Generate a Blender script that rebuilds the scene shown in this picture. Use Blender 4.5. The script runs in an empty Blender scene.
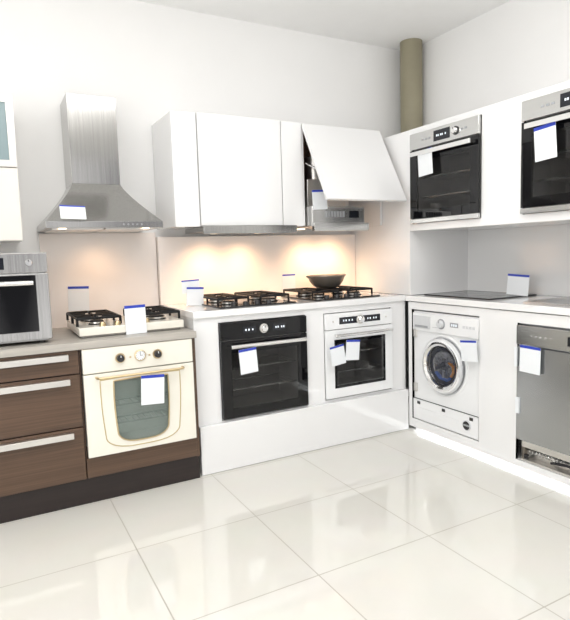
import bpy, bmesh, math
from mathutils import Vector, Matrix, Quaternion
scene=bpy.context.scene
scene.view_settings.view_transform='Standard'
scene.view_settings.look='None'
H=1.3
# ---------------------------------------------------------------- camera
dX=Vector((1022,88,-550)).normalized(); dY=Vector((-300,48,-550)); dY=(dY-dX*dY.dot(dX)).normalized()
dZ=dX.cross(dY)
R=Matrix((dX,dY,dZ))
cam=bpy.data.cameras.new('camera'); co=bpy.data.objects.new('camera',cam)
scene.collection.objects.link(co); scene.camera=co
co.matrix_world=Matrix.Translation((0,0,H))@R.to_4x4()
cam.sensor_fit='HORIZONTAL'; cam.sensor_width=36; cam.lens=36*550/570
cam.clip_start=.05; cam.clip_end=60
# ---------------------------------------------------------------- materials
def mat(name,col,rough=.5,metal=0,var=.03,scale=(8,8,8),bump=0,bscale=60,coat=0,alpha=1,emit=None,es=0,spec=.5):
    m=bpy.data.materials.new(name); m.use_nodes=True; nt=m.node_tree; N=nt.nodes; L=nt.links
    b=N['Principled BSDF']; b.inputs['Roughness'].default_value=rough; b.inputs['Metallic'].default_value=metal
    b.inputs['Coat Weight'].default_value=coat; b.inputs['Coat Roughness'].default_value=.05
    b.inputs['Alpha'].default_value=alpha; b.inputs['Specular IOR Level'].default_value=spec
    tc=N.new('ShaderNodeTexCoord'); mp=N.new('ShaderNodeMapping'); mp.inputs['Scale'].default_value=scale
    no=N.new('ShaderNodeTexNoise'); no.inputs['Scale'].default_value=1; no.inputs['Detail'].default_value=4
    L.new(tc.outputs['Object'],mp.inputs[0]); L.new(mp.outputs[0],no.inputs['Vector'])
    cr=N.new('ShaderNodeValToRGB'); cr.color_ramp.elements[0].position=.3; cr.color_ramp.elements[1].position=.7
    cr.color_ramp.elements[0].color=[max(0,c*(1-var)) for c in col]+[1]
    cr.color_ramp.elements[1].color=[min(1,c*(1+var)) for c in col]+[1]
    L.new(no.outputs['Fac'],cr.inputs[0]); L.new(cr.outputs[0],b.inputs['Base Color'])
    if bump:
        n2=N.new('ShaderNodeTexNoise'); n2.inputs['Scale'].default_value=bscale
        L.new(tc.outputs['Object'],n2.inputs['Vector'])
        bp=N.new('ShaderNodeBump'); bp.inputs['Strength'].default_value=bump; bp.inputs['Distance'].default_value=.002
        L.new(n2.outputs['Fac'],bp.inputs['Height']); L.new(bp.outputs[0],b.inputs['Normal'])
    if emit:
        b.inputs['Emission Color'].default_value=list(emit)+[1]; b.inputs['Emission Strength'].default_value=es
    return m
def steel(name,col,rough,scale,var=.03):
    m=mat(name,col,rough,1,var,scale)
    nt=m.node_tree; N=nt.nodes; b=N['Principled BSDF']
    b.inputs['Anisotropic'].default_value=.6
    no=[n for n in N if n.type=='TEX_NOISE'][0]
    mr=N.new('ShaderNodeMapRange'); mr.inputs['To Min'].default_value=rough*.85; mr.inputs['To Max'].default_value=rough*1.15
    nt.links.new(no.outputs['Fac'],mr.inputs[0]); nt.links.new(mr.outputs[0],b.inputs['Roughness'])
    return m
M={}
M['wall']=mat('wall_paint',(.90,.898,.893),.55,0,.015,(2,2,2),.15,90)
M['ceil']=mat('ceiling_paint',(.93,.93,.925),.7,0,.01)
M['white']=mat('white_gloss_lacquer',(.835,.837,.842),.14,0,.008,(2,2,2),coat=.5)
M['whitem']=mat('white_enamel',(.85,.86,.87),.3,0,.01)
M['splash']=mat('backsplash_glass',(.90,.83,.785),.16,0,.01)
M['steel']=steel('brushed_steel',(.42,.415,.405),.15,(150,150,2),.10)
M['steelb']=steel('bright_brushed_steel',(.64,.64,.63),.20,(2,2,300))
M['steelv']=mat('brushed_steel_satin',(.45,.46,.465),.25,1,.01,(2,2,2))
M['chrome']=mat('polished_steel',(.85,.845,.84),.12,1,.02)
M['alu']=mat('aluminium_satin',(.74,.72,.69),.30,1,.03)
M['blackg']=mat('black_glass',(.003,.003,.004),.02,0,.05,spec=.42)
M['pane']=mat('tinted_oven_glass',(.006,.006,.006),.02,0,.05,alpha=.46,spec=.6)
M['paneL']=mat('reflection_tint_oven_glass',(.20,.26,.235),.02,0,.05,alpha=.38,spec=1)  # pale green-grey reflection put into the glass colour
M['panew']=mat('porthole_glass',(.006,.010,.03),.02,0,.05,alpha=.50,spec=1)
M['cavity']=mat('grey_oven_enamel',(.48,.47,.46),.3,0,.1)
M['cavityL']=mat('lit_look_oven_enamel',(.85,.88,.84),.4,0,.08)  # enamel colour raised so the cavity looks lit
M['iron']=mat('black_cast_iron',(.010,.010,.011),.5,0,.2,(60,60,60),.3,200,spec=.3)
M['blackp']=mat('black_plastic',(.02,.02,.022),.35,0,.1)
M['greyp']=mat('grey_plastic',(.36,.37,.39),.35,0,.04)
M['lgreyp']=mat('light_grey_plastic',(.66,.67,.69),.3,0,.03)
M['ivory']=mat('ivory_enamel',(.82,.795,.71),.22,0,.015,coat=.4)
M['cream']=mat('cream_gloss',(.80,.77,.72),.2,0,.01,coat=.3)
M['brass']=mat('brushed_brass',(.62,.49,.30),.28,1,.06)
M['brass2']=mat('gold_paint_line',(.55,.44,.22),.35,.6,.05)
M['wood']=mat('brown_wood_veneer',(.094,.054,.033),.40,0,.24,(2,2,140))
M['wooddark']=mat('dark_brown_plinth',(.018,.011,.010),.4,0,.2,(3,3,60))
M['inner']=mat('brown_cabinet_interior',(.13,.08,.055),.5,0,.2,(3,3,40))
M['top']=mat('grey_oak_worktop',(.41,.385,.35),.35,0,.14,(2,50,50))
M['paper']=mat('white_paper',(.82,.85,.88),.6,0,.01)
M['blue']=mat('blue_header_print',(.02,.05,.45),.5,0,.05)
M['orange']=mat('orange_reflection_colour',(.75,.30,.05),.7,0,.1)  # orange porthole reflection as a flat colour
M['bluec']=mat('blue_reflection_colour',(.05,.15,.55),.7,0,.1)  # blue porthole reflection as a flat colour
M['pipe']=mat('olive_painted_pipe',(.28,.255,.175),.5,0,.08,(4,4,4),.2,40)
M['frost']=mat('blue_grey_frosted_glass',(.26,.34,.36),.18,0,.08,(1,1,4))
M['disp']=mat('dark_display',(.01,.012,.018),.08,0,.1)
M['dispw']=mat('white_display_digits',(.8,.85,.9),.4,0,.02,emit=(.8,.9,1),es=.3)
M['led']=mat('led_strip_light',(1,1,1),.4,0,.01,emit=(.92,.95,1),es=9)
M['lamp']=mat('warm_lamp_lens',(1,.9,.75),.4,0,.01,emit=(1,.80,.55),es=3)
M['rust']=mat('aged_zinc_metal',(.42,.38,.33),.42,.8,.3,(30,30,30))
M['pan']=mat('grey_brown_pan_metal',(.24,.21,.18),.36,.6,.15)
M['blackhob']=mat('black_hob_glass',(.010,.010,.011),.12,0,.1)
M['acr']=mat('clear_acrylic',(.8,.82,.84),.1,0,.02,alpha=.5)
M['drum']=steel('steel_drum',(.74,.74,.75),.22,(40,40,40))
# floor tiles
fm=bpy.data.materials.new('glossy_cream_floor_tiles'); fm.use_nodes=True
nt=fm.node_tree;N=nt.nodes;L=nt.links;b=N['Principled BSDF']
tc=N.new('ShaderNodeTexCoord');mp=N.new('ShaderNodeMapping');mp.inputs['Location'].default_value=(-.50+5.9,-1.80+5.9,0)
br=N.new('ShaderNodeTexBrick');br.offset=0;br.squash=1
br.inputs['Scale'].default_value=1;br.inputs['Brick Width'].default_value=.59;br.inputs['Row Height'].default_value=.59
br.inputs['Mortar Size'].default_value=.0026;br.inputs['Mortar Smooth'].default_value=.1
br.inputs['Color1'].default_value=(.70,.687,.64,1);br.inputs['Color2'].default_value=(.72,.707,.665,1);br.inputs['Mortar'].default_value=(.42,.40,.35,1)
L.new(tc.outputs['Object'],mp.inputs[0]);L.new(mp.outputs[0],br.inputs['Vector'])
nz=N.new('ShaderNodeTexNoise');nz.inputs['Scale'].default_value=5;nz.inputs['Detail'].default_value=6
L.new(tc.outputs['Object'],nz.inputs['Vector'])
mx=N.new('ShaderNodeMix');mx.data_type='RGBA';mx.blend_type='MULTIPLY';mx.inputs['Factor'].default_value=.05
L.new(br.outputs['Color'],mx.inputs[6]);L.new(nz.outputs['Color'],mx.inputs[7]);L.new(mx.outputs[2],b.inputs['Base Color'])
mr=N.new('ShaderNodeMapRange');mr.inputs['To Min'].default_value=.07;mr.inputs['To Max'].default_value=.6
L.new(br.outputs['Fac'],mr.inputs[0]);L.new(mr.outputs[0],b.inputs['Roughness'])
bp=N.new('ShaderNodeBump');bp.inputs['Strength'].default_value=.3;bp.inputs['Distance'].default_value=.002;bp.invert=True
L.new(br.outputs['Fac'],bp.inputs['Height']);L.new(bp.outputs[0],b.inputs['Normal'])
b.inputs['Specular IOR Level'].default_value=.8
M['floor']=fm
# ---------------------------------------------------------------- builders
def link(o): scene.collection.objects.link(o)
class B:
    def __init__(s): s.bm=bmesh.new(); s.mats=[]
    def mi(s,m):
        m=M[m]
        if m not in s.mats: s.mats.append(m)
        return s.mats.index(m)
    def box(s,x0,x1,y0,y1,z0,z1,m):
        i=s.mi(m)
        vs=[s.bm.verts.new(p) for p in [(x0,y0,z0),(x1,y0,z0),(x1,y1,z0),(x0,y1,z0),(x0,y0,z1),(x1,y0,z1),(x1,y1,z1),(x0,y1,z1)]]
        for f in [(0,3,2,1),(4,5,6,7),(0,1,5,4),(1,2,6,5),(2,3,7,6),(3,0,4,7)]:
            s.bm.faces.new([vs[k] for k in f]).material_index=i
        return s
    def prism(s,pts,y0,y1,m):  # polygon in xz extruded along y
        i=s.mi(m); a=[s.bm.verts.new((p[0],y0,p[1])) for p in pts]; b_=[s.bm.verts.new((p[0],y1,p[1])) for p in pts]
        n=len(pts)
        s.bm.faces.new(a).material_index=i; s.bm.faces.new(b_[::-1]).material_index=i
        for k in range(n):
            s.bm.faces.new([a[k],b_[k],b_[(k+1)%n],a[(k+1)%n]]).material_index=i
        return s
    def lathe(s,prof,o,ax,m,seg=32,ms=None):
        q=Vector((0,0,1)).rotation_difference(Vector(ax)); o=Vector(o); rings=[]
        for r,h in prof:
            if r<1e-6: rings.append([s.bm.verts.new(o+q@Vector((0,0,h)))])
            else: rings.append([s.bm.verts.new(o+q@Vector((r*math.cos(2*math.pi*k/seg),r*math.sin(2*math.pi*k/seg),h))) for k in range(seg)])
        for j in range(len(rings)-1):
            i=s.mi(ms[j] if ms else m)
            A,C=rings[j],rings[j+1]
            for k in range(seg):
                k2=(k+1)%seg
                if len(A)==1 and len(C)==1: continue
                if len(A)==1: f=[A[0],C[k],C[k2]]
                elif len(C)==1: f=[A[k],A[k2],C[0]]
                else: f=[A[k],A[k2],C[k2],C[k]]
                s.bm.faces.new(f).material_index=i
        return s
    def cyl(s,p0,p1,r,m,seg=20,r2=None):
        p0=Vector(p0);p1=Vector(p1);d=p1-p0; r2=r if r2 is None else r2
        return s.lathe([(0,0),(r,0),(r2,d.length),(0,d.length)],p0,d.normalized(),m,seg)
    def tube(s,pts,r,m,seg=10,closed=False):
        i=s.mi(m); P=[Vector(p) for p in pts]; n=len(P); rings=[]; up=None
        for k in range(n):
            if closed: t=(P[(k+1)%n]-P[k-1]).normalized()
            else: t=(P[min(k+1,n-1)]-P[max(k-1,0)]).normalized()
            if up is None:
                up=Vector((0,0,1)) if abs(t.z)<.9 else Vector((1,0,0))
            u=(up-t*up.dot(t)).normalized(); v=t.cross(u); up=u
            rings.append([s.bm.verts.new(P[k]+(u*math.cos(2*math.pi*a/seg)+v*math.sin(2*math.pi*a/seg))*r) for a in range(seg)])
        for k in range(n if closed else n-1):
            A,C=rings[k],rings[(k+1)%n]
            for a in range(seg):
                s.bm.faces.new([A[a],A[(a+1)%seg],C[(a+1)%seg],C[a]]).material_index=i
        if not closed:
            s.bm.faces.new(rings[0][::-1]).material_index=i; s.bm.faces.new(rings[-1]).material_index=i
        return s
    def done(s,name,parent=None,bev=0,label=None,seg=2):
        bmesh.ops.recalc_face_normals(s.bm,faces=s.bm.faces)
        for f in s.bm.faces: f.smooth=True
        for e in s.bm.edges:
            if len(e.link_faces)==2 and e.calc_face_angle(0)>math.radians(32): e.smooth=False
        me=bpy.data.meshes.new(name); s.bm.to_mesh(me); s.bm.free()
        for m in s.mats: me.materials.append(m)
        o=bpy.data.objects.new(name,me); link(o)
        if parent: o.parent=parent
        if bev:
            md=o.modifiers.new('bevel','BEVEL'); md.width=bev; md.segments=seg; md.limit_method='ANGLE'; md.angle_limit=math.radians(40)
        if label: o['label']=label
        return o
def thing(name,label,cat,loc=(0,0,0),rz=0,group=None):
    o=bpy.data.objects.new(name,None); link(o); o.location=loc; o.rotation_euler=(0,0,rz); o.empty_display_size=.1
    o['label']=label;o['category']=cat
    if group:o['group']=group
    return o
def tag(o,label,cat,group=None):
    o['label']=label;o['category']=cat
    if group:o['group']=group
    return o
def struct(o): o['kind']='structure'; return o
# ---------------------------------------------------------------- room shell
YW,XW,ZC=3.70,3.23,2.94
struct(B().box(-2.4,XW+.1,-3,YW+.1,-.1,0,'floor').done('floor'))
struct(B().box(-2.4,XW+.1,YW,YW+.1,0,ZC,'wall').done('wall_back'))
struct(B().box(XW,XW+.1,-3,YW,0,ZC,'wall').done('wall_right'))
struct(B().box(-2.5,-2.4,-3,YW+.1,0,ZC,'wall').done('wall_left'))
struct(B().box(-2.5,XW+.1,-3,YW+.1,ZC,ZC+.1,'ceil').done('ceiling'))
# ---------------------------------------------------------------- pipe
tag(B().cyl((3.115,3.52,2.112),(3.115,3.52,ZC-.001),.088,'pipe',32).done('ventilation_pipe'),'olive painted round duct pipe rising above the corner cabinets','pipe')
# ---------------------------------------------------------------- appliances
def knob(parent,x,y,z,r,m,name='knob',ring=None,label=None):
    b_=B()
    if ring: b_.lathe([(r*1.0,0),(r*1.32,0),(r*1.32,.004),(r*1.0,.004)],(x,y,z),(0,-1,0),ring,28)
    b_.lathe([(0,0),(r,0),(r,.008),(r*.93,.022),(r*.8,.025),(0,.025)],(x,y,z),(0,-1,0),m,28)
    b_.box(x-.0015,x+.0015,y-.0262,y-.0248,z+r*.3,z+r*.85,'blackp' if m!='blackp' else 'paper')
    return b_.done(name,parent,label=label)
def bar_handle(parent,x0,x1,z,y,m,r=.009,stand=.038,flat=False):
    b_=B()
    if flat: b_.box(x0,x1,y-stand-.006,y-stand+.006,z-.014,z+.014,m)
    else: b_.cyl((x0,y-stand,z),(x1,y-stand,z),r,m)
    for x in (x0+.02,x1-.02): b_.cyl((x,y,z),(x,y-stand,z),r*.8,m,14)
    return b_.done('handle',parent,bev=.0015)
def displays(cp,specs,y=-.021):
    for (x0,x1,z0,z1,digs) in specs:
        dd=B().box(x0,x1,y,-.0199,z0,z1,'disp').done('display',cp)
        for x in digs: B().box(x,x+.009,y-.0006,y,(z0+z1)/2-.006,(z0+z1)/2+.006,'dispw').done('digit',dd)
def oven(label,loc,rz,w,h,panel,frame,hand,pane='pane',cav='cavity',trim=None,style='std',name='built_in_oven',group=None):
    t=thing(name,label,'oven',loc,rz,group)
    W=w/2; ph=.105; bt=.03
    b_=B(); o=W-.02; k=W-.045
    b_.box(-o,o,0,.50,.005,.05,cav).box(-o,o,0,.50,h-.13,h-.012,cav).box(-o,-k,0,.50,.05,h-.13,cav).box(k,o,0,.50,.05,h-.13,cav).box(-k,k,.30,.34,.05,h-.13,cav)
    b_.done('body',t)
    for zz in (.17,.30):
        rk=B()
        for i in range(15):
            x=-k+.012+i*(2*k-.024)/14; rk.cyl((x,.03,zz),(x,.29,zz),.0028,'chrome',6)
        rk.cyl((-k+.001,.03,zz),(k-.001,.03,zz),.006,'chrome',8); rk.cyl((-k+.001,.285,zz),(k-.001,.285,zz),.004,'chrome',8)
        rk.done('rack',t)
    cp=B().box(-W,W,-.02,0,h-ph,h,panel).done('control_panel',t,bev=.002)
    z=h-ph/2
    if style=='steel':
        displays(cp,[(-.07,.07,z-.032,z+.034,(-.045,-.032,-.01,.003,.03))],-.0215)
        knob(cp,.12,-.02,z,.020,'chrome',ring='blackp')
        for x in (-.17,-.14,-.11,.17,.2): B().box(x-.009,x+.009,-.022,-.02,z-.006,z+.006,'greyp').done('button',cp)
    elif style=='black':
        knob(cp,-.01,-.02,z,.022,'chrome',ring='alu')
        displays(cp,[(-.15,-.06,z-.02,z+.02,(-.135,-.115,-.09)),(.05,.14,z-.02,z+.02,(.07,.085,.11,.125))])
    else:
        displays(cp,[(-.17,.17,z-.022,z+.024,(-.14,-.12,-.095,-.07,.06,.08,.11,.13))])
        knob(cp,.0,-.0211,z,.024,'chrome',ring='alu')
        for x in (-.22,.22): B().cyl((x,-.02,z),(x,-.023,z),.006,'alu',12).done('button',cp)
    # door
    z1=h-ph-.005; z0=bt if trim else .008
    wx=W-.065 if style!='white' else W-.085; wz0=z0+(.055 if style!='white' else .085); wz1=z1-(.075 if style!='white' else .085)
    d=B().box(-W,-wx,-.02,-.001,z0,z1,frame).box(wx,W,-.02,-.001,z0,z1,frame).box(-wx,wx,-.02,-.001,z0,wz0,frame).box(-wx,wx,-.02,-.001,wz1,z1,frame).done('door',t,bev=.0008,seg=1)
    B().box(-wx+.0005,wx-.0005,-.0195,-.015,wz0+.0005,wz1-.0005,pane).done('window_pane',d)
    if style=='white':
        B().box(-wx-.02,wx+.02,-.0212,-.0201,wz1+.0,wz1+.02,'blackg').box(-wx-.02,wx+.02,-.0212,-.0201,wz0-.02,wz0,'blackg').box(-wx-.02,-wx,-.0212,-.0201,wz0,wz1,'blackg').box(wx,wx+.02,-.0212,-.0201,wz0,wz1,'blackg').done('window_frame',d)
    bar_handle(d,-W+.05,W-.03,z1-.033,-.02,hand,r=.013 if style=='black' else .010,flat=(style=='steel'))
    if trim: B().box(-W,W,-.022,0,0,bt-.003,trim).done('bottom_trim',t,bev=.001)
    return t
PI2=math.pi/2
OY=3.038
oven('black glass built-in oven with steel bar handle and round knob',(1.487,OY,.304),0,.594,.592,'blackg','blackg','chrome',style='black')
oven('white built-in oven with steel handle and dark window',(2.206,OY,.314),0,.555,.577,'whitem','whitem','chrome',style='white',pane='pane')
for yy,lb in ((2.655,'stainless steel built-in oven beside the corner panel, tag on handle'),(1.765,'stainless steel built-in oven with large blue-topped tag')):
    oven(lb,(2.615,yy,1.474),-PI2,.594,.594,'steelb','blackg','chrome',trim='steelb',style='steel',group='wall ovens in the tall white unit')
# ivory retro oven
def ivory_oven():
    t=thing('built_in_oven','ivory retro oven with brass handle and gold-trimmed arched window','oven',(.696,2.97,.258),0)
    h=.578; W=.295
    b_=B(); o=W-.02;k=W-.05
    b_.box(-o,o,.012,.50,.005,.05,'cavityL').box(-o,o,.012,.50,h-.14,h-.02,'cavityL').box(-o,-k,.012,.5,.05,h-.14,'cavityL').box(k,o,.012,.5,.05,h-.14,'cavityL').box(-k,k,.16,.19,.05,h-.14,'cavityL').done('body',t)
    for zz in (.25,.15):
        rk=B()
        for i in range(15):
            x=-k+.012+i*(2*k-.024)/14; rk.cyl((x,.03,zz),(x,.15,zz),.0025,'greyp',6)
        for yy in (.03,.15): rk.cyl((-k+.001,yy,zz),(k-.001,yy,zz),.004,'greyp',6)
        rk.done('rack',t)
    cp=B().box(-W,W,-.02,.012,h-.13,h,'ivory').done('control_panel',t,bev=.003)
    z=h-.064
    for x in (-.105,.095,): knob(cp,x,-.02,z,.020,'blackp',ring='brass')
    b_=B().lathe([(0,0),(.030,0),(.030,.010),(.026,.012),(.026,.008),(0,.008)],(-.0,-.02,z+.004),(0,-1,0),'brass',32,ms=['brass','brass','brass','brass','paper'])
    b_.box(-.001,.001,-.0295,-.028,z+.004,z+.024,'blackp').box(-.001,.015,-.0295,-.028,z+.003,z+.005,'blackp')
    for a in range(12):
        x=.021*math.sin(a*math.pi/6); zz=z+.004+.021*math.cos(a*math.pi/6); b_.box(x-.001,x+.001,-.0290,-.0279,zz-.002,zz+.002,'blackp')
    b_.done('clock',cp)
    for x in (-.052,.05): B().cyl((x,-.02,z),(x,-.024,z),.005,'brass',12).done('button',cp)
    z1=h-.135
    def outline(wt,wb,zt,zb,bow,n=14,top=.006,bul=.005,ex=3.4):
        pts=[]
        for i in range(n+1):
            s=i/n*2-1; pts.append((wt*s,zt+ top*(1-s*s)))
        for i in range(1,n):
            s=i/n; pts.append((wt+(wb-wt)*s+bul*math.sin(s*math.pi),zt+(zb-zt)*s))
        for i in range(n+1):
            s=math.cos(i/n*math.pi); pts.append((wb*s,zb-bow*(1-abs(s)**ex)**(1/1.6)))
        for i in range(1,n):
            s=1-i/n; pts.append((-(wt+(wb-wt)*s+bul*math.sin(s*math.pi)),zt+(zb-zt)*s))
        return pts
    win=outline(.146,.138,z1-.048,.112,.058)
    d=B(); i=d.mi('ivory')
    n=len(win); outer=[]
    za,zb=.003,z1; cx=0;cz=(za+zb)/2
    for p in win:
        dx,dz=p[0]-cx,p[1]-cz
        s=min((W/abs(dx)) if abs(dx)>1e-6 else 1e9,((zb-cz)/abs(dz)) if abs(dz)>1e-6 else 1e9)
        outer.append((cx+dx*s,cz+dz*s))
    def ring(y0,y1):
        a=[d.bm.verts.new((p[0],y0,p[1])) for p in win];c=[d.bm.verts.new((p[0],y0,p[1])) for p in outer]
        a2=[d.bm.verts.new((p[0],y1,p[1])) for p in win];c2=[d.bm.verts.new((p[0],y1,p[1])) for p in outer]
        for k_ in range(n):
            q=(k_+1)%n
            d.bm.faces.new([a[k_],a[q],c[q],c[k_]]);d.bm.faces.new([a2[k_],c2[k_],c2[q],a2[q]])
            d.bm.faces.new([a[k_],a2[k_],a2[q],a[q]]);d.bm.faces.new([c[k_],c[q],c2[q],c2[k_]])
    ring(-.02,.010)
    for sx in (-1,1):
        for zc,side in ((za,-1),(zb,1)):
            pa=[p for p in outer if abs(p[0]-sx*W)<1e-5 and (p[1]-cz)*side>0]; pb=[p for p in outer if abs(p[1]-zc)<1e-5 and p[0]*sx>0]
            if pa and pb:
                A_=max(pa,key=lambda p:p[1]*side);B_=max(pb,key=lambda p:p[0]*sx)
                d.prism([A_,(sx*W,zc),B_],-.02,.010,'ivory')
    d=d.done('door',t)
    B().prism(win,-.010,-.006,'paneL').done('window_pane',d)
    B().tube([(p[0],-.021,p[1]) for p in win],.0042,'brass',8,closed=True).done('window_trim',d,label='gold trim around the window')
    big=outline(.215,.200,z1-.036,.090,.062)
    B().tube([(p[0],-.0205,p[1]) for p in big],.0026,'brass2',6,closed=True).done('gold_line',d)
    zh=z1-.018
    B().tube([(-.232,-.02,zh),(-.230,-.05,zh),(-.222,-.060,zh),(-.2,-.062,zh),(0,-.062,zh),(.2,-.062,zh),(.222,-.060,zh),(.230,-.05,zh),(.232,-.02,zh)],.0065,'brass',12).done('handle',d,label='slim brass handle')
    return t
ivory_oven()
def counter_oven():
    t=thing('compact_oven','stainless compact oven with dark window standing on grey worktop','oven',(-.02,3.06,.877),0)
    W=.298;h=.462
    B().box(-W+.01,W-.01,0,.46,.012,h-.01,'steelv').done('body',t,bev=.004)
    cp=B().box(-W,W,-.022,0,h-.10,h,'steel').done('control_panel',t,bev=.003)
    B().box(-.10,.10,-.0235,-.022,h-.08,h-.022,'disp').done('display',cp)
    knob(cp,.21,-.022,h-.05,.018,'chrome')
    d=B().box(-W,W,-.022,0,.022,h-.104,'steel').done('door',t,bev=.003)
    B().box(-W+.035,W-.060,-.0235,-.0221,.065,h-.112,'blackg').done('window_pane',d)
    bar_handle(d,-W+.05,W-.075,h-.150,-.0235,'chrome',r=.012)
    for x in (-.25,.25):
        for y in (.05,.4): B().cyl((x,y,0),(x,y,.013),.016,'blackp',14).done('foot',t)
counter_oven()
# ---------------------------------------------------------------- washing machine
def washer():
    t=thing('washing_machine','white built-in washing machine with round glass porthole door','washing machine',(2.634,2.667,.095),-PI2)
    W=.296;h=.775
    B().box(-W,W,0,.50,.05,h,'whitem').box(-W+.02,W-.02,.04,.50,.0,.05,'whitem').done('body',t,bev=.004)
    cp=B().box(-W,W,-.012,-.0002,h-.135,h-.012,'whitem').done('control_panel',t,bev=.003)
    B().box(-W+.012,-.12,-.018,-.012,h-.115,h-.03,'lgreyp').box(-W+.03,-.14,-.021,-.018,h-.11,h-.095,'greyp').done('detergent_drawer',cp,bev=.002)
    knob(cp,-.02,-.012,h-.07,.026,'lgreyp',ring='greyp')
    dd=B().box(.06,.13,-.0135,-.012,h-.082,h-.052,'greyp').done('display',cp)
    for i in range(3): B().box(.072+i*.018,.082+i*.018,-.0142,-.0135,h-.075,h-.060,'dispw').done('digit',dd)
    for i in range(4): B().box(.17+i*.026,.187+i*.026,-.016,-.012,h-.078,h-.062,'lgreyp').done('button',cp)
    b_=B()
    for i in range(6): b_.box(-.10+i*.012,-.092+i*.012,-.0125,-.012,h-.10,h-.097,'greyp')
    b_.done('program_marks',cp)
    cz=.425
    B().lathe([(.208,0),(.208,.003),(.198,.008),(.188,.006),(.188,0)],(-.005,0,cz),(0,-1,0),'greyp',56,ms=['whitem','whitem','lgreyp','greyp']).done('door_surround',t)
    d=B().lathe([(.184,.001),(.186,.022),(.176,.036),(.166,.040),(.152,.041),(.138,.032),(.132,.018),(.130,.001)],(-.005,0,cz),(0,-1,0),'whitem',56,ms=['greyp','lgreyp','whitem','chrome','chrome','chrome','blackp']).done('door',t)
    B().lathe([(.131,.016),(.114,.026),(.07,.034),(.03,.038),(0,.039)],(-.005,0,cz),(0,-1,0),'panew',40).done('door_glass',d)
    b_=B().lathe([(.129,.002),(.100,.003),(.090,.006),(.084,.003),(0,.002)],(-.005,-.0,cz),(0,-1,0),'drum',40,ms=['blackp','drum','drum','drum'])
    for k in range(14):
        for r in (.025,.045,.065):
            a=k*math.pi/7+r*9; b_.cyl((-.005+r*math.cos(a),-.003,cz+r*math.sin(a)),(-.005+r*math.cos(a),-.005,cz+r*math.sin(a)),.004,'blackp',6)
    for k in range(3):
        a=k*2*math.pi/3+.5; b_.tube([(-.005+.03*math.cos(a),-.006,cz+.03*math.sin(a)),(-.005+.09*math.cos(a),-.010,cz+.09*math.sin(a))],.007,'greyp',8)
    b_.done('drum',t)
    B().tube([(.05,-.012,cz+.03),(.085,-.012,cz+.01),(.09,-.012,cz-.03),(.07,-.012,cz-.06)],.009,'orange',8).done('orange_reflection_edge',t)  # modelled stroke standing in for an orange reflection in the door glass
    B().tube([(-.07,-.012,cz-.05),(-.03,-.012,cz-.085),(.03,-.012,cz-.09),(.06,-.012,cz-.075)],.010,'bluec',8).done('blue_reflection_edge',t)  # same for the blue reflection low in the porthole
    B().box(.166,.190,-.05,-.030,cz-.04,cz+.04,'lgreyp').done('handle',d,bev=.004)
    for z in (.62,.23): B().box(-W+.006,-W+.035,-.012,-.0002,z-.03,z+.03,'alu').done('hinge',t,bev=.002)
    kp=B().box(-W,W,-.01,-.0002,.004,.145,'whitem').box(-W+.05,.13,-.0125,-.01,.050,.090,'whitem').done('kick_panel',t,bev=.001)
    B().box(-W,W,-.004,-.0002,.146,.150,'blackp').done('panel_gap',t)
    B().lathe([(0,0),(.034,0),(.034,.006),(.028,.008),(.028,.003),(0,.003)],(.205,-.01,.075),(0,-1,0),'blackp',28,ms=['lgreyp','lgreyp','lgreyp','blackp','blackp']).box(.18,.23,-.018,-.012,.070,.080,'greyp').done('filter_cap',kp)
    for x in (-.24,.0,.24): B().box(x-.014,x+.014,-.013,-.01,.114,.134,'blackp').done('clip',kp)
    for x in (-.24,.24): B().cyl((x,.02,-.0),(x,.02,.03),.016,'blackp',14).done('foot',t)
washer()
# ---------------------------------------------------------------- dishwasher
def dishwasher():
    t=thing('dishwasher','built-in dishwasher with plain stainless door and exposed base','dishwasher',(2.63,1.79,.072),-PI2)
    W=.292;h=.79
    B().box(-W,W,.012,.50,.12,h,'greyp').box(-W,-W+.02,.03,.5,0,.12,'rust').box(W-.02,W,.03,.5,0,.12,'rust').box(-W+.02,W-.02,.2,.5,.0,.12,'greyp').done('body',t)
    d=B().box(-W,W,-.020,.0,.125,h-.122,'steelv').done('door',t,bev=.002)
    cp=B().box(-W,W,-.028,0,h-.112,h-.004,'steelb').done('control_panel',t,bev=.002)
    B().box(.02,.12,-.0295,-.028,h-.085,h-.035,'disp').done('display',cp)
    for i in range(5): B().cyl((-.2+i*.03,-.028,h-.06),(-.2+i*.03,-.0305,h-.06),.007,'chrome',12).done('button',cp)
    B().box(-W-.006,-W+.010,-.036,-.0285,h-.24,h-.13,'paper').done('door_bracket',t)
    B().box(-W+.0,-W+.022,-.03,-.0205,.28,.37,'paper').done('door_bracket',t)
    B().box(-W+.02,W-.02,.0,.06,.0,.012,'alu').box(-W+.02,W-.02,.05,.06,.012,.05,'alu').box(-W+.02,W-.02,.004,.016,.08,.118,'alu').done('base_tray',t,bev=.001)
    for s in (-1,1):
        pts=[]
        for k in range(120):
            a=k*.62; pts.append((s*(W-.05-.0019*k),.034+.011*math.cos(a),.055+.011*math.sin(a)))
        B().tube(pts,.0022,'chrome',5).done('spring',t)
    B().tube([(-.1,.03,.03),(0,.02,.05),(.1,.035,.03),(.2,.03,.04)],.008,'blackp',8).done('hose',t)
    for x in (-.25,.25): B().cyl((x,.02,-.0),(x,.02,.035),.014,'blackp',12).done('foot',t)
dishwasher()
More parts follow.
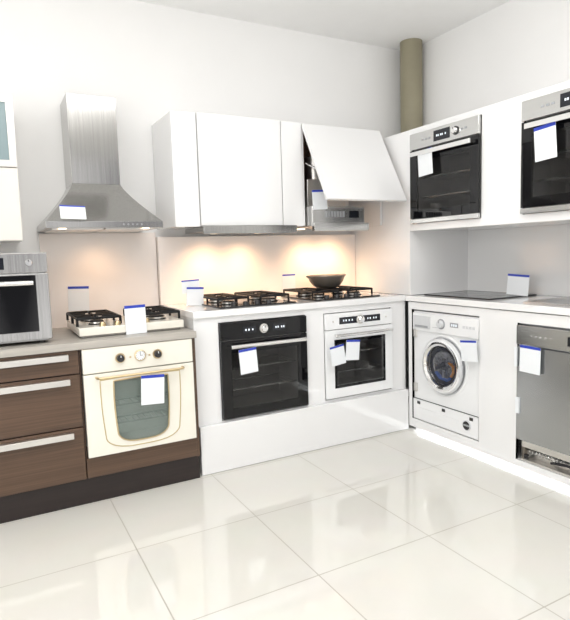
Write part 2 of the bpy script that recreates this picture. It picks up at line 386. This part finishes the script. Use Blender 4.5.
# ---------------------------------------------------------------- centre display cabinet
t=thing('display_cabinet','white gloss base cabinet housing two built-in ovens','kitchen cabinet',(1.83,3.35,0))
def wpart(b_,name,t,bev=0,label=None):
    for v in b_.bm.verts: v.co-=Vector(t.location)
    return b_.done(name,t,bev,label)
XL,XR,YF=1.035,2.618,3.04
b_=B().box(XL,1.187,YF,YF+.018,.0,.935,'white').box(1.787,1.926,YF,YF+.018,.0,.935,'white').box(2.486,XR,YF,YF+.018,0,.935,'white')
b_.box(1.187,1.787,YF,YF+.018,0,.300,'white').box(1.926,2.486,YF,YF+.018,0,.310,'white')
b_.box(1.187,1.787,YF,YF+.018,.900,.935,'white').box(1.926,2.486,YF,YF+.018,.895,.935,'white')
bmesh.ops.remove_doubles(b_.bm,verts=b_.bm.verts,dist=1e-5)
wpart(b_,'front_panel',t)
wpart(B().box(XL,2.617,YF-.034,YF-.0005,.002,.296,'white'),'base_ledge',t,.003)
wpart(B().box(XL,XL+.018,YF+.018,YW-.002,0,.935,'white'),'side_panel',t)
wpart(B().box(XR-.018,XR,YF+.018,YW-.002,0,.935,'white'),'side_panel',t)
wpart(B().box(1.85,1.868,YF+.018,YW-.002,0,.935,'white'),'divider',t)
wpart(B().box(XL+.018,1.85,YF+.018,YW-.002,.285,.303,'white'),'shelf',t)
wpart(B().box(1.868,XR-.018,YF+.018,YW-.002,.295,.313,'white'),'shelf',t)
tag(B().box(XL-.005,2.606,YF-.018,YW-.002,.9355,.976,'white').done('worktop',bev=.003),'white gloss worktop carrying two black gas hobs','worktop')
# left run
t=thing('drawer_cabinet','brown wood-grain base cabinet with three aluminium-handled drawers','kitchen cabinet',(.09,3.3,.14))
wpart(B().box(-.208,.388,2.992,YW-.002,.141,.838,'wooddark'),'body',t)
for z0,z1 in ((.714,.834),(.432,.707),(.145,.425)):
    d=wpart(B().box(-.206,.386,2.972,2.991,z0,z1,'wood'),'drawer',t,.0015)
    zz=z1-.030
    b2=B().box(-.18,.335,2.940,2.948,zz-.015,zz+.015,'alu').box(-.18,.335,2.948,2.9715,zz+.006,zz+.015,'alu')
    wpart(b2,'handle',t,.001).parent=d
t=thing('oven_cabinet','brown base cabinet housing the ivory oven','kitchen cabinet',(.71,3.3,.14))
wpart(B().box(.390,.398,2.992,YW-.002,.141,.838,'wood').box(.996,1.016,2.975,YW-.002,.141,.838,'wood').box(.398,.996,2.992,YW-.002,.235,.253,'wood').box(.398,.996,3.66,YW-.002,.253,.838,'wood'),'body',t)
wpart(B().box(.392,.995,2.972,2.991,.145,.252,'wood'),'front_panel',t,.0015)
tag(B().box(-.21,1.016,2.995,YW-.002,0,.140,'wooddark').done('plinth'),'dark brown plinth board under the wooden cabinets','plinth')
tag(B().box(-.21,1.018,2.945,YW-.002,.8385,.8765,'top').done('worktop',bev=.003),'grey oak laminate worktop over the brown cabinets','worktop')
# left upper cabinet
t=thing('wall_cabinet','cream wall cabinet with frosted glass upper door','kitchen cabinet',(-.10,3.5,1.41))
wpart(B().box(-.41,.193,3.372,YW-.002,1.41,2.18,'cream'),'body',t,.002)
d=wpart(B().box(-.41,-.375,3.35,3.3715,1.805,2.178,'alu').box(.158,.193,3.35,3.3715,1.805,2.178,'alu').box(-.375,.158,3.35,3.3715,1.805,1.84,'alu').box(-.375,.158,3.35,3.3715,2.143,2.178,'alu'),'glass_door',t)
g=wpart(B().box(-.3745,.1575,3.357,3.363,1.8405,2.1425,'frost'),'glass',t); g.parent=d
wpart(B().box(-.41,.193,3.35,3.3715,1.412,1.798,'cream'),'door',t,.002)
# ---------------------------------------------------------------- chimney hood
t=thing('range_hood','stainless steel chimney hood above the cream gas hob','range hood',(.61,3.45,1.46))
wpart(B().box(.295,.925,3.17,YW-.002,1.468,1.505,'steel'),'rim',t,.002)
b_=B(); i=b_.mi('steel'); rings=[]
for k in range(9):
    s=k/8; e=1-(1-s)**1.22
    x0=.297+(.475-.297)*e; x1=.923+(.748-.923)*e; y0=3.172+(3.415-3.172)*e; z=1.5055+(1.735-1.5055)*s
    rings.append([b_.bm.verts.new(p) for p in ((x0,y0,z),(x1,y0,z),(x1,YW-.003,z),(x0,YW-.003,z))])
for k in range(8):
    for a in range(4): b_.bm.faces.new([rings[k][a],rings[k][(a+1)%4],rings[k+1][(a+1)%4],rings[k+1][a]]).material_index=i
b_.bm.faces.new(rings[0]);b_.bm.faces.new(rings[-1])
wpart(b_,'canopy',t)
wpart(B().box(.475,.748,3.415,YW-.003,1.7355,2.24,'steel').box(.483,.740,3.423,YW-.004,2.2405,2.243,'steel'),'chimney',t,.002)
wpart(B().box(.33,.60,3.22,3.62,1.462,1.4675,'alu'),'filter',t); wpart(B().box(.61,.87,3.22,3.62,1.462,1.4675,'alu'),'filter',t)
for k in range(5): wpart(B().cyl((.70+k*.025,3.17,1.487),(.70+k*.025,3.165,1.487),.006,'chrome',12),'button',t)
for x in (.38,.83): wpart(B().cyl((x,3.195,1.4675),(x,3.195,1.463),.02,'lamp',16),'lamp',t)
# ---------------------------------------------------------------- upper cabinets
t=thing('wall_cabinet','white gloss wall cabinet with flat doors and slide-out extractor','kitchen cabinet',(1.5,3.5,1.48))
X0=1.035
wpart(B().box(X0,1.93,3.302,YW-.002,1.482,2.162,'white'),'body',t,.001)
wpart(B().box(X0,1.192,3.282,3.3015,1.478,2.165,'white'),'filler_panel',t,.001)
wpart(B().box(1.198,1.771,3.272,3.3015,1.485,2.168,'white'),'door',t,.002)
wpart(B().box(1.777,1.930,3.272,3.3015,1.478,2.165,'white'),'door',t,.002)
t=thing('extractor_hood','slim steel slide-out extractor fitted below the white cabinet','range hood',(1.5,3.4,1.445))
wpart(B().box(1.205,1.86,3.262,3.62,1.447,1.4775,'steel'),'body',t,.001)
wpart(B().box(1.198,1.86,3.238,3.2615,1.432,1.483,'steel'),'front_rail',t,.002)
for x in (1.37,1.70): wpart(B().cyl((x,3.50,1.4468),(x,3.50,1.442),.03,'lamp',20),'lamp',t)
t=thing('lift_cabinet','white wall cabinet with raised flap door showing brown interior','kitchen cabinet',(2.27,3.5,1.48))
wpart(B().box(1.934,1.950,3.282,YW-.002,1.482,2.150,'white').box(2.598,2.614,3.282,YW-.002,1.482,2.150,'white').box(1.950,2.598,3.282,YW-.002,2.134,2.150,'white').box(1.950,2.598,3.682,YW-.002,1.482,2.134,'white'),'carcass',t)
wpart(B().box(1.9505,2.5975,3.66,3.68,1.72,2.134,'inner').box(1.9505,1.955,3.284,3.66,1.72,2.134,'inner').box(2.593,2.5975,3.284,3.66,1.72,2.134,'inner').box(1.955,2.593,3.284,3.66,2.129,2.1335,'inner'),'interior_lining',t)
b_=B().box(1.934,2.585,-.019,0,-.60,0,'white')
rot=Matrix.Rotation(math.radians(-29),3,'X')
for v in b_.bm.verts: v.co=Vector((v.co.x,0,0))+rot@Vector((0,v.co.y,v.co.z))+Vector((0,3.279,2.150))
flap=wpart(b_,'flap_door',t,.0015)
wpart(B().cyl((1.965,3.40,1.95),(1.965,3.13,1.84),.006,'chrome',10).cyl((1.965,3.52,2.01),(1.965,3.38,1.94),.010,'greyp',10),'gas_strut',t)
wpart(B().cyl((2.570,3.40,1.95),(2.570,3.13,1.84),.006,'chrome',10).cyl((2.570,3.52,2.01),(2.570,3.38,1.94),.010,'greyp',10),'gas_strut',t)
t=thing('extractor_hood','steel extractor unit hanging inside the open lift cabinet','range hood',(2.2,3.4,1.45))
wpart(B().box(1.960,2.39,3.20,3.60,1.47,1.61,'steelb').box(1.985,2.30,3.30,3.58,1.61,1.80,'alu'),'body',t,.003)
wpart(B().box(1.955,2.405,3.168,3.1995,1.440,1.495,'steelb'),'front_rail',t,.002)
b_=B()
for k in range(7): b_.box(2.06+k*.024,2.075+k*.024,3.196,3.1995,1.535,1.575,'greyp')
wpart(b_,'vent_slots',t)
wpart(B().cyl((2.13,3.44,1.80),(2.13,3.44,1.97),.075,'alu',28),'duct_collar',t)
wpart(B().box(2.26,2.34,3.195,3.1995,1.53,1.58,'disp'),'control_switch',t)
for x in (2.04,2.30): wpart(B().cyl((x,3.50,1.4698),(x,3.50,1.465),.03,'lamp',20),'lamp',t)
# backsplash
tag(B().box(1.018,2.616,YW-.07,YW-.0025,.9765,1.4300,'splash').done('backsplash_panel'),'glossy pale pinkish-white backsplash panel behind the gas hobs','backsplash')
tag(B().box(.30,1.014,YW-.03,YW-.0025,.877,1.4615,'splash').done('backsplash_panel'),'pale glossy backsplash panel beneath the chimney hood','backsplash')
# ---------------------------------------------------------------- right run
YE=1.26
t=thing('display_cabinet','white gloss base cabinet housing washing machine and dishwasher','kitchen cabinet',(2.9,2.3,.03))
XF=2.62
ZB=.030
b_=B().box(XF,XF+.018,2.970,3.005,ZB,.930,'white').box(XF,XF+.018,2.090,2.364,ZB,.930,'white').box(XF,XF+.018,YE,1.490,ZB,.930,'white')
b_.box(XF,XF+.018,2.364,2.970,ZB,.092,'white').box(XF,XF+.018,1.490,2.090,ZB,.070,'white').box(XF,XF+.018,2.364,2.970,.880,.930,'white').box(XF,XF+.018,1.490,2.090,.868,.930,'white')
bmesh.ops.remove_doubles(b_.bm,verts=b_.bm.verts,dist=1e-5)
wpart(b_,'front_panel',t)
wpart(B().box(XF+.018,XW-.002,YE,YE+.018,ZB,.930,'white'),'side_panel',t)
wpart(B().box(XF+.018,XW-.002,2.22,2.238,.045,.930,'white'),'divider',t)
wpart(B().box(XF+.018,XW-.002,2.986,3.005,ZB,.930,'white'),'side_panel',t)
wpart(B().box(XF+.018,XW-.002,2.238,2.986,.074,.0935,'white'),'shelf',t)
wpart(B().box(XF+.018,XW-.002,YE+.018,2.22,.052,.0705,'white'),'shelf',t)
wpart(B().box(XF+.040,XF+.058,YE+.018,2.98,.0,.050,'white'),'plinth',t)
wpart(B().box(XF+.0185,XF+.0395,YE+.02,2.95,.031,.038,'led'),'light_strip',t,label='glowing white strip under the cabinet')
tag(B().box(XF-.012,XW-.002,YE-.01,YW-.002,.9355,.974,'white').done('worktop',bev=.003),'white gloss worktop under the wall niche','worktop')
tag(B().box(XF,XW-.002,2.985,YW-.002,.9765,2.11,'white').done('corner_panel',bev=.002),'white gloss full-height corner housing panel','panel')
t=thing('oven_housing','white wall unit housing two stainless ovens above a niche','kitchen cabinet',(2.9,2.2,1.425))
b_=B().box(XF,XF+.018,2.956,2.983,1.425,2.11,'white').box(XF,XF+.018,2.066,2.354,1.425,2.11,'white').box(XF,XF+.018,YE,1.464,1.425,2.11,'white')
for a,c in ((2.354,2.956),(1.464,2.066)):
    b_.box(XF,XF+.018,a,c,1.425,1.471,'white').box(XF,XF+.018,a,c,2.072,2.11,'white')
bmesh.ops.remove_doubles(b_.bm,verts=b_.bm.verts,dist=1e-5)
wpart(b_,'front_panel',t)
wpart(B().box(XF+.018,XW-.002,YE,2.983,1.425,1.443,'white'),'bottom_panel',t)
wpart(B().box(XF+.018,XW-.002,YE,2.983,2.092,2.11,'white'),'top_panel',t)
wpart(B().box(XF+.018,XW-.002,YE,YE+.018,1.443,2.092,'white'),'side_panel',t)
wpart(B().box(XF+.018,XW-.002,2.20,2.218,1.443,2.092,'white'),'divider',t)
wpart(B().box(XF+.018,XW-.002,2.218,2.983,1.455,1.473,'white'),'shelf',t)
wpart(B().box(XF+.018,XW-.002,YE+.018,2.20,1.455,1.473,'white'),'shelf',t)
wpart(B().box(XF+.06,3.178,YE,YE+.018,.975,1.4245,'white'),'niche_panel',t)
wpart(B().box(3.18,XW-.002,YE,2.984,.975,1.4245,'white'),'niche_back_panel',t)
# ---------------------------------------------------------------- gas hobs
def gas_hob(label,loc,w,d,plate,thick,knobm,sp=.17,hw=.115,group=None):
    t=thing('gas_hob',label,'gas hob',loc,0,group)
    W=w/2;D=d/2
    if thick>.02:
        B().box(-W,W,-D,D,thick-.044,thick,plate).box(-W+.015,W-.015,-D+.015,D-.015,0,thick-.0445,'steel' ).done('plate',t,bev=.004)
    else: B().box(-W,W,-D,D,0,thick,plate).done('plate',t,bev=.003)
    z=thick
    for (x,y,r) in ((-sp,.11,.050),(sp,.11,.040),(-sp,-.09,.040),(sp,-.09,.050)):
        B().lathe([(0,0),(r*1.2,0),(r*1.15,.004),(r,.006),(r,.014),(r*.85,.022),(0,.026)],(x,y,z),(0,0,1),'iron',28,ms=['iron','iron','iron','alu','iron','iron']).done('burner',t)
    for sx in (-1,1):
        b_=B(); x0,x1=sx*sp-hw,sx*sp+hw; y0,y1=-D+.075,D-.02; zt=z+.042
        R_=.0075
        b_.tube([(x0,y0,zt),(x1,y0,zt),(x1,y1,zt),(x0,y1,zt)],R_,'iron',6,closed=True)
        for yc in (-.09,.11):
            for dx,dy in ((1,0),(-1,0),(0,1),(0,-1)):
                b_.tube([(sx*sp+dx*hw,yc+dy*.085,zt),(sx*sp+dx*.03,yc+dy*.03,zt)],R_,'iron',6)
        b_.tube([(x0,.01,zt),(x1,.01,zt)],R_,'iron',6)
        for x in (x0,x1):
            for y in (y0,.01,y1): b_.tube([(x,y,zt),(x,y,z+.001)],R_,'iron',6)
        b_.done('pan_support',t)
    for x in (-.16,-.08,0,.08):
        B().lathe([(0,0),(.018,0),(.017,.016),(.013,.022),(0,.022)],(x,-D+.035,z),(0,0,1),knobm,20).done('knob',t)
    return t
gas_hob('cream enamel gas hob with black pan supports on oak worktop',(.70,3.32,.877),.575,.50,'ivory',.056,'brass')
gas_hob('black gas hob with cast iron pan supports and steel knobs',(1.485,3.33,.9765),.53,.50,'blackhob',.010,'blackp',.145,.102,'black gas hobs on the white worktop')
gas_hob('black gas hob with cast iron supports and pan on top',(2.165,3.33,.9765),.53,.50,'blackhob',.010,'blackp',.145,.102,'black gas hobs on the white worktop')
# pan
t=thing('frying_pan','grey-brown round two-handled pan standing on the gas hob','pan',(2.20,3.42,1.0365))
B().lathe([(0,0),(.070,0),(.100,.018),(.125,.050),(.136,.086),(.142,.087),(.142,.092),(.131,.091),(.120,.052),(.095,.022),(.065,.005),(0,.005)],(0,0,0),(0,0,1),'pan',40).done('body',t)
for s in (-1,1): B().tube([(s*.133,-.03,.075),(s*.156,-.022,.088),(s*.161,0,.090),(s*.156,.022,.088),(s*.133,.03,.075)],.005,'pan',8).done('handle',t)
# flat hobs right
def induction(label,x0,x1,y0,y1,trim,group):
    t=thing('ceramic_hob',label,'hob',((x0+x1)/2,(y0+y1)/2,.9745),0,group)
    a,c=(x1-x0)/2,(y1-y0)/2
    B().box(-a+.003,a-.003,-c+.003,c-.003,.0005,.007,'blackg').done('glass_plate',t,bev=.001)
    B().box(-a,a,-c,-c+.003,0,.008,trim).box(-a,a,c-.003,c,0,.008,trim).box(-a,-a+.003,-c+.003,c-.003,0,.008,trim).box(a-.003,a,-c+.003,c-.003,0,.008,trim).done('frame',t)
    for sx,sy,r in ((-.12,-.13,.07),(.1,-.13,.09),(-.12,.13,.09),(.1,.13,.07)):
        B().tube([(sx+r*math.cos(k*math.pi/16),sy+r*math.sin(k*math.pi/16),.0072) for k in range(32)],.0009,'greyp',4,closed=True).done('cooking_zone',t)
    return t
induction('black ceramic glass hob set flat on white worktop',2.70,3.14,2.36,2.93,'blackp','flat hobs in the niche')
induction('black ceramic glass hob with steel frame on white worktop',2.70,3.14,1.55,2.12,'chrome','flat hobs in the niche')
# ---------------------------------------------------------------- tags
def card(x,y,z,w,h,rz=0,tilt=0,stand=False,lean=0,label='white price card with blue header strip'):
    b_=B().box(-w/2,w/2,-.001,.001,0,h,'paper')
    b_.box(-w/2,w/2,-.0016,-.001,h*.90,h,'blue')
    if stand: b_.box(-w/2+.01,w/2-.01,-.02,.03,-.0,.003,'acr').box(-w/2+.01,w/2-.01,.0012,.0025,0,h*.4,'acr')
    o=b_.done('price_card'); o.location=(x,y,z)
    o.rotation_euler=(math.radians(lean),math.radians(tilt),rz)
    tag(o,label,'price tag','blue-topped price cards')
    return o
card(.435,3.152,1.515,.13,.085,0,2,label='price card lying against the chimney hood canopy',lean=-30)
card(.500,3.667,.975,.125,.155,0,2,label='price card fixed to the backsplash behind the cream hob')
card(.712,3.064,.878,.115,.160,0,-1,label='price card leaning on the front of the cream hob')
card(.738,2.900,.51,.125,.16,0,3,label='price card hanging from the brass oven handle')
card(1.16,3.42,1.06,.12,.085,0,-2,label='price card standing behind another on the white worktop')
card(1.175,3.40,.9775,.115,.12,0,3,True,label='price card standing on the white worktop beside the gas hob')
card(2.0,3.6285,1.025,.11,.115,0,0,label='price card fixed to the backsplash between the hobs')
card(1.345,2.960,.59,.115,.150,0,-4,label='price card hanging from the black oven handle')
card(1.990,2.960,.56,.110,.130,0,-8,label='price card tilted on the white oven handle')
card(2.090,2.955,.580,.108,.135,0,5,label='second price card on the white oven handle')
card(2.02,3.194,1.585,.115,.13,0,-3,label='price card tucked inside the open lift cabinet')
card(2.560,2.76,1.775,.13,.165,-PI2,-4,label='price card taped to the corner steel oven')
card(2.562,1.885,1.735,.125,.175,-PI2,-4,label='price card taped to the second steel oven')
card(3.0,2.40,.983,.14,.135,-PI2+.25,4,True,label='price card standing on the black ceramic hob')
card(2.578,2.400,.60,.13,.130,-PI2,-6,label='price card hanging on the washing machine door')
card(2.592,1.985,.60,.130,.150,-PI2,1,label='price card on the stainless dishwasher door')
# ---------------------------------------------------------------- lights
def area(loc,rot,sx,sy,p,col=(1,1,1)):
    l=bpy.data.lights.new('area_light','AREA');l.shape='RECTANGLE';l.size=sx;l.size_y=sy;l.energy=p;l.color=col
    o=bpy.data.objects.new('area_light',l);link(o);o.location=loc;o.rotation_euler=rot
area((1.0,1.4,2.90),(0,0,0),2.2,1.4,30,(1,.985,.96))
area((-1.0,1.6,2.90),(0,0,0),1.4,1.4,15,(1,.985,.96))
area((.3,.6,1.9),(math.radians(180),0,0),1.6,1.2,42,(1,.985,.96))  # added uplight in mid-room to brighten the ceiling, no real fixture
area((-1.8,.3,1.5),(math.radians(85),0,math.radians(-62)),1.8,1.8,37,(1,.985,.965))  # added side fill to brighten the right wall and niche
def spot(x,y,z,p,col=(1,.62,.34),ang=130):
    l=bpy.data.lights.new('hood_spot','SPOT');l.energy=p;l.color=col;l.spot_size=math.radians(ang);l.spot_blend=1;l.shadow_soft_size=.10
    o=bpy.data.objects.new('hood_spot',l);link(o);o.location=(x,y,z)
    o.rotation_euler=(math.radians(22),0,0)
for x in (1.33,1.60): spot(x,3.46,1.40,9)
for x in (2.14,2.36): spot(x,3.46,1.40,9)
spot(.62,3.46,1.445,5)
w=bpy.data.worlds.new('world');scene.world=w;w.use_nodes=True
nt=w.node_tree;N=nt.nodes;L=nt.links;bg=N['Background']
tc=N.new('ShaderNodeTexCoord');mp=N.new('ShaderNodeMapping');mp.inputs['Scale'].default_value=(6,6,1.2)
no=N.new('ShaderNodeTexNoise');no.inputs['Scale'].default_value=1.0;no.inputs['Detail'].default_value=1
cr=N.new('ShaderNodeValToRGB');cr.color_ramp.elements[0].position=.44;cr.color_ramp.elements[1].position=.56
cr.color_ramp.elements[0].color=(.18,.18,.19,1);cr.color_ramp.elements[1].color=(1,.99,.98,1)  # invented bright and dark bands, put in for glass and steel to reflect
L.new(tc.outputs['Generated'],mp.inputs[0]);L.new(mp.outputs[0],no.inputs['Vector']);L.new(no.outputs['Fac'],cr.inputs[0]);L.new(cr.outputs[0],bg.inputs[0])
bg.inputs[1].default_value=1.75
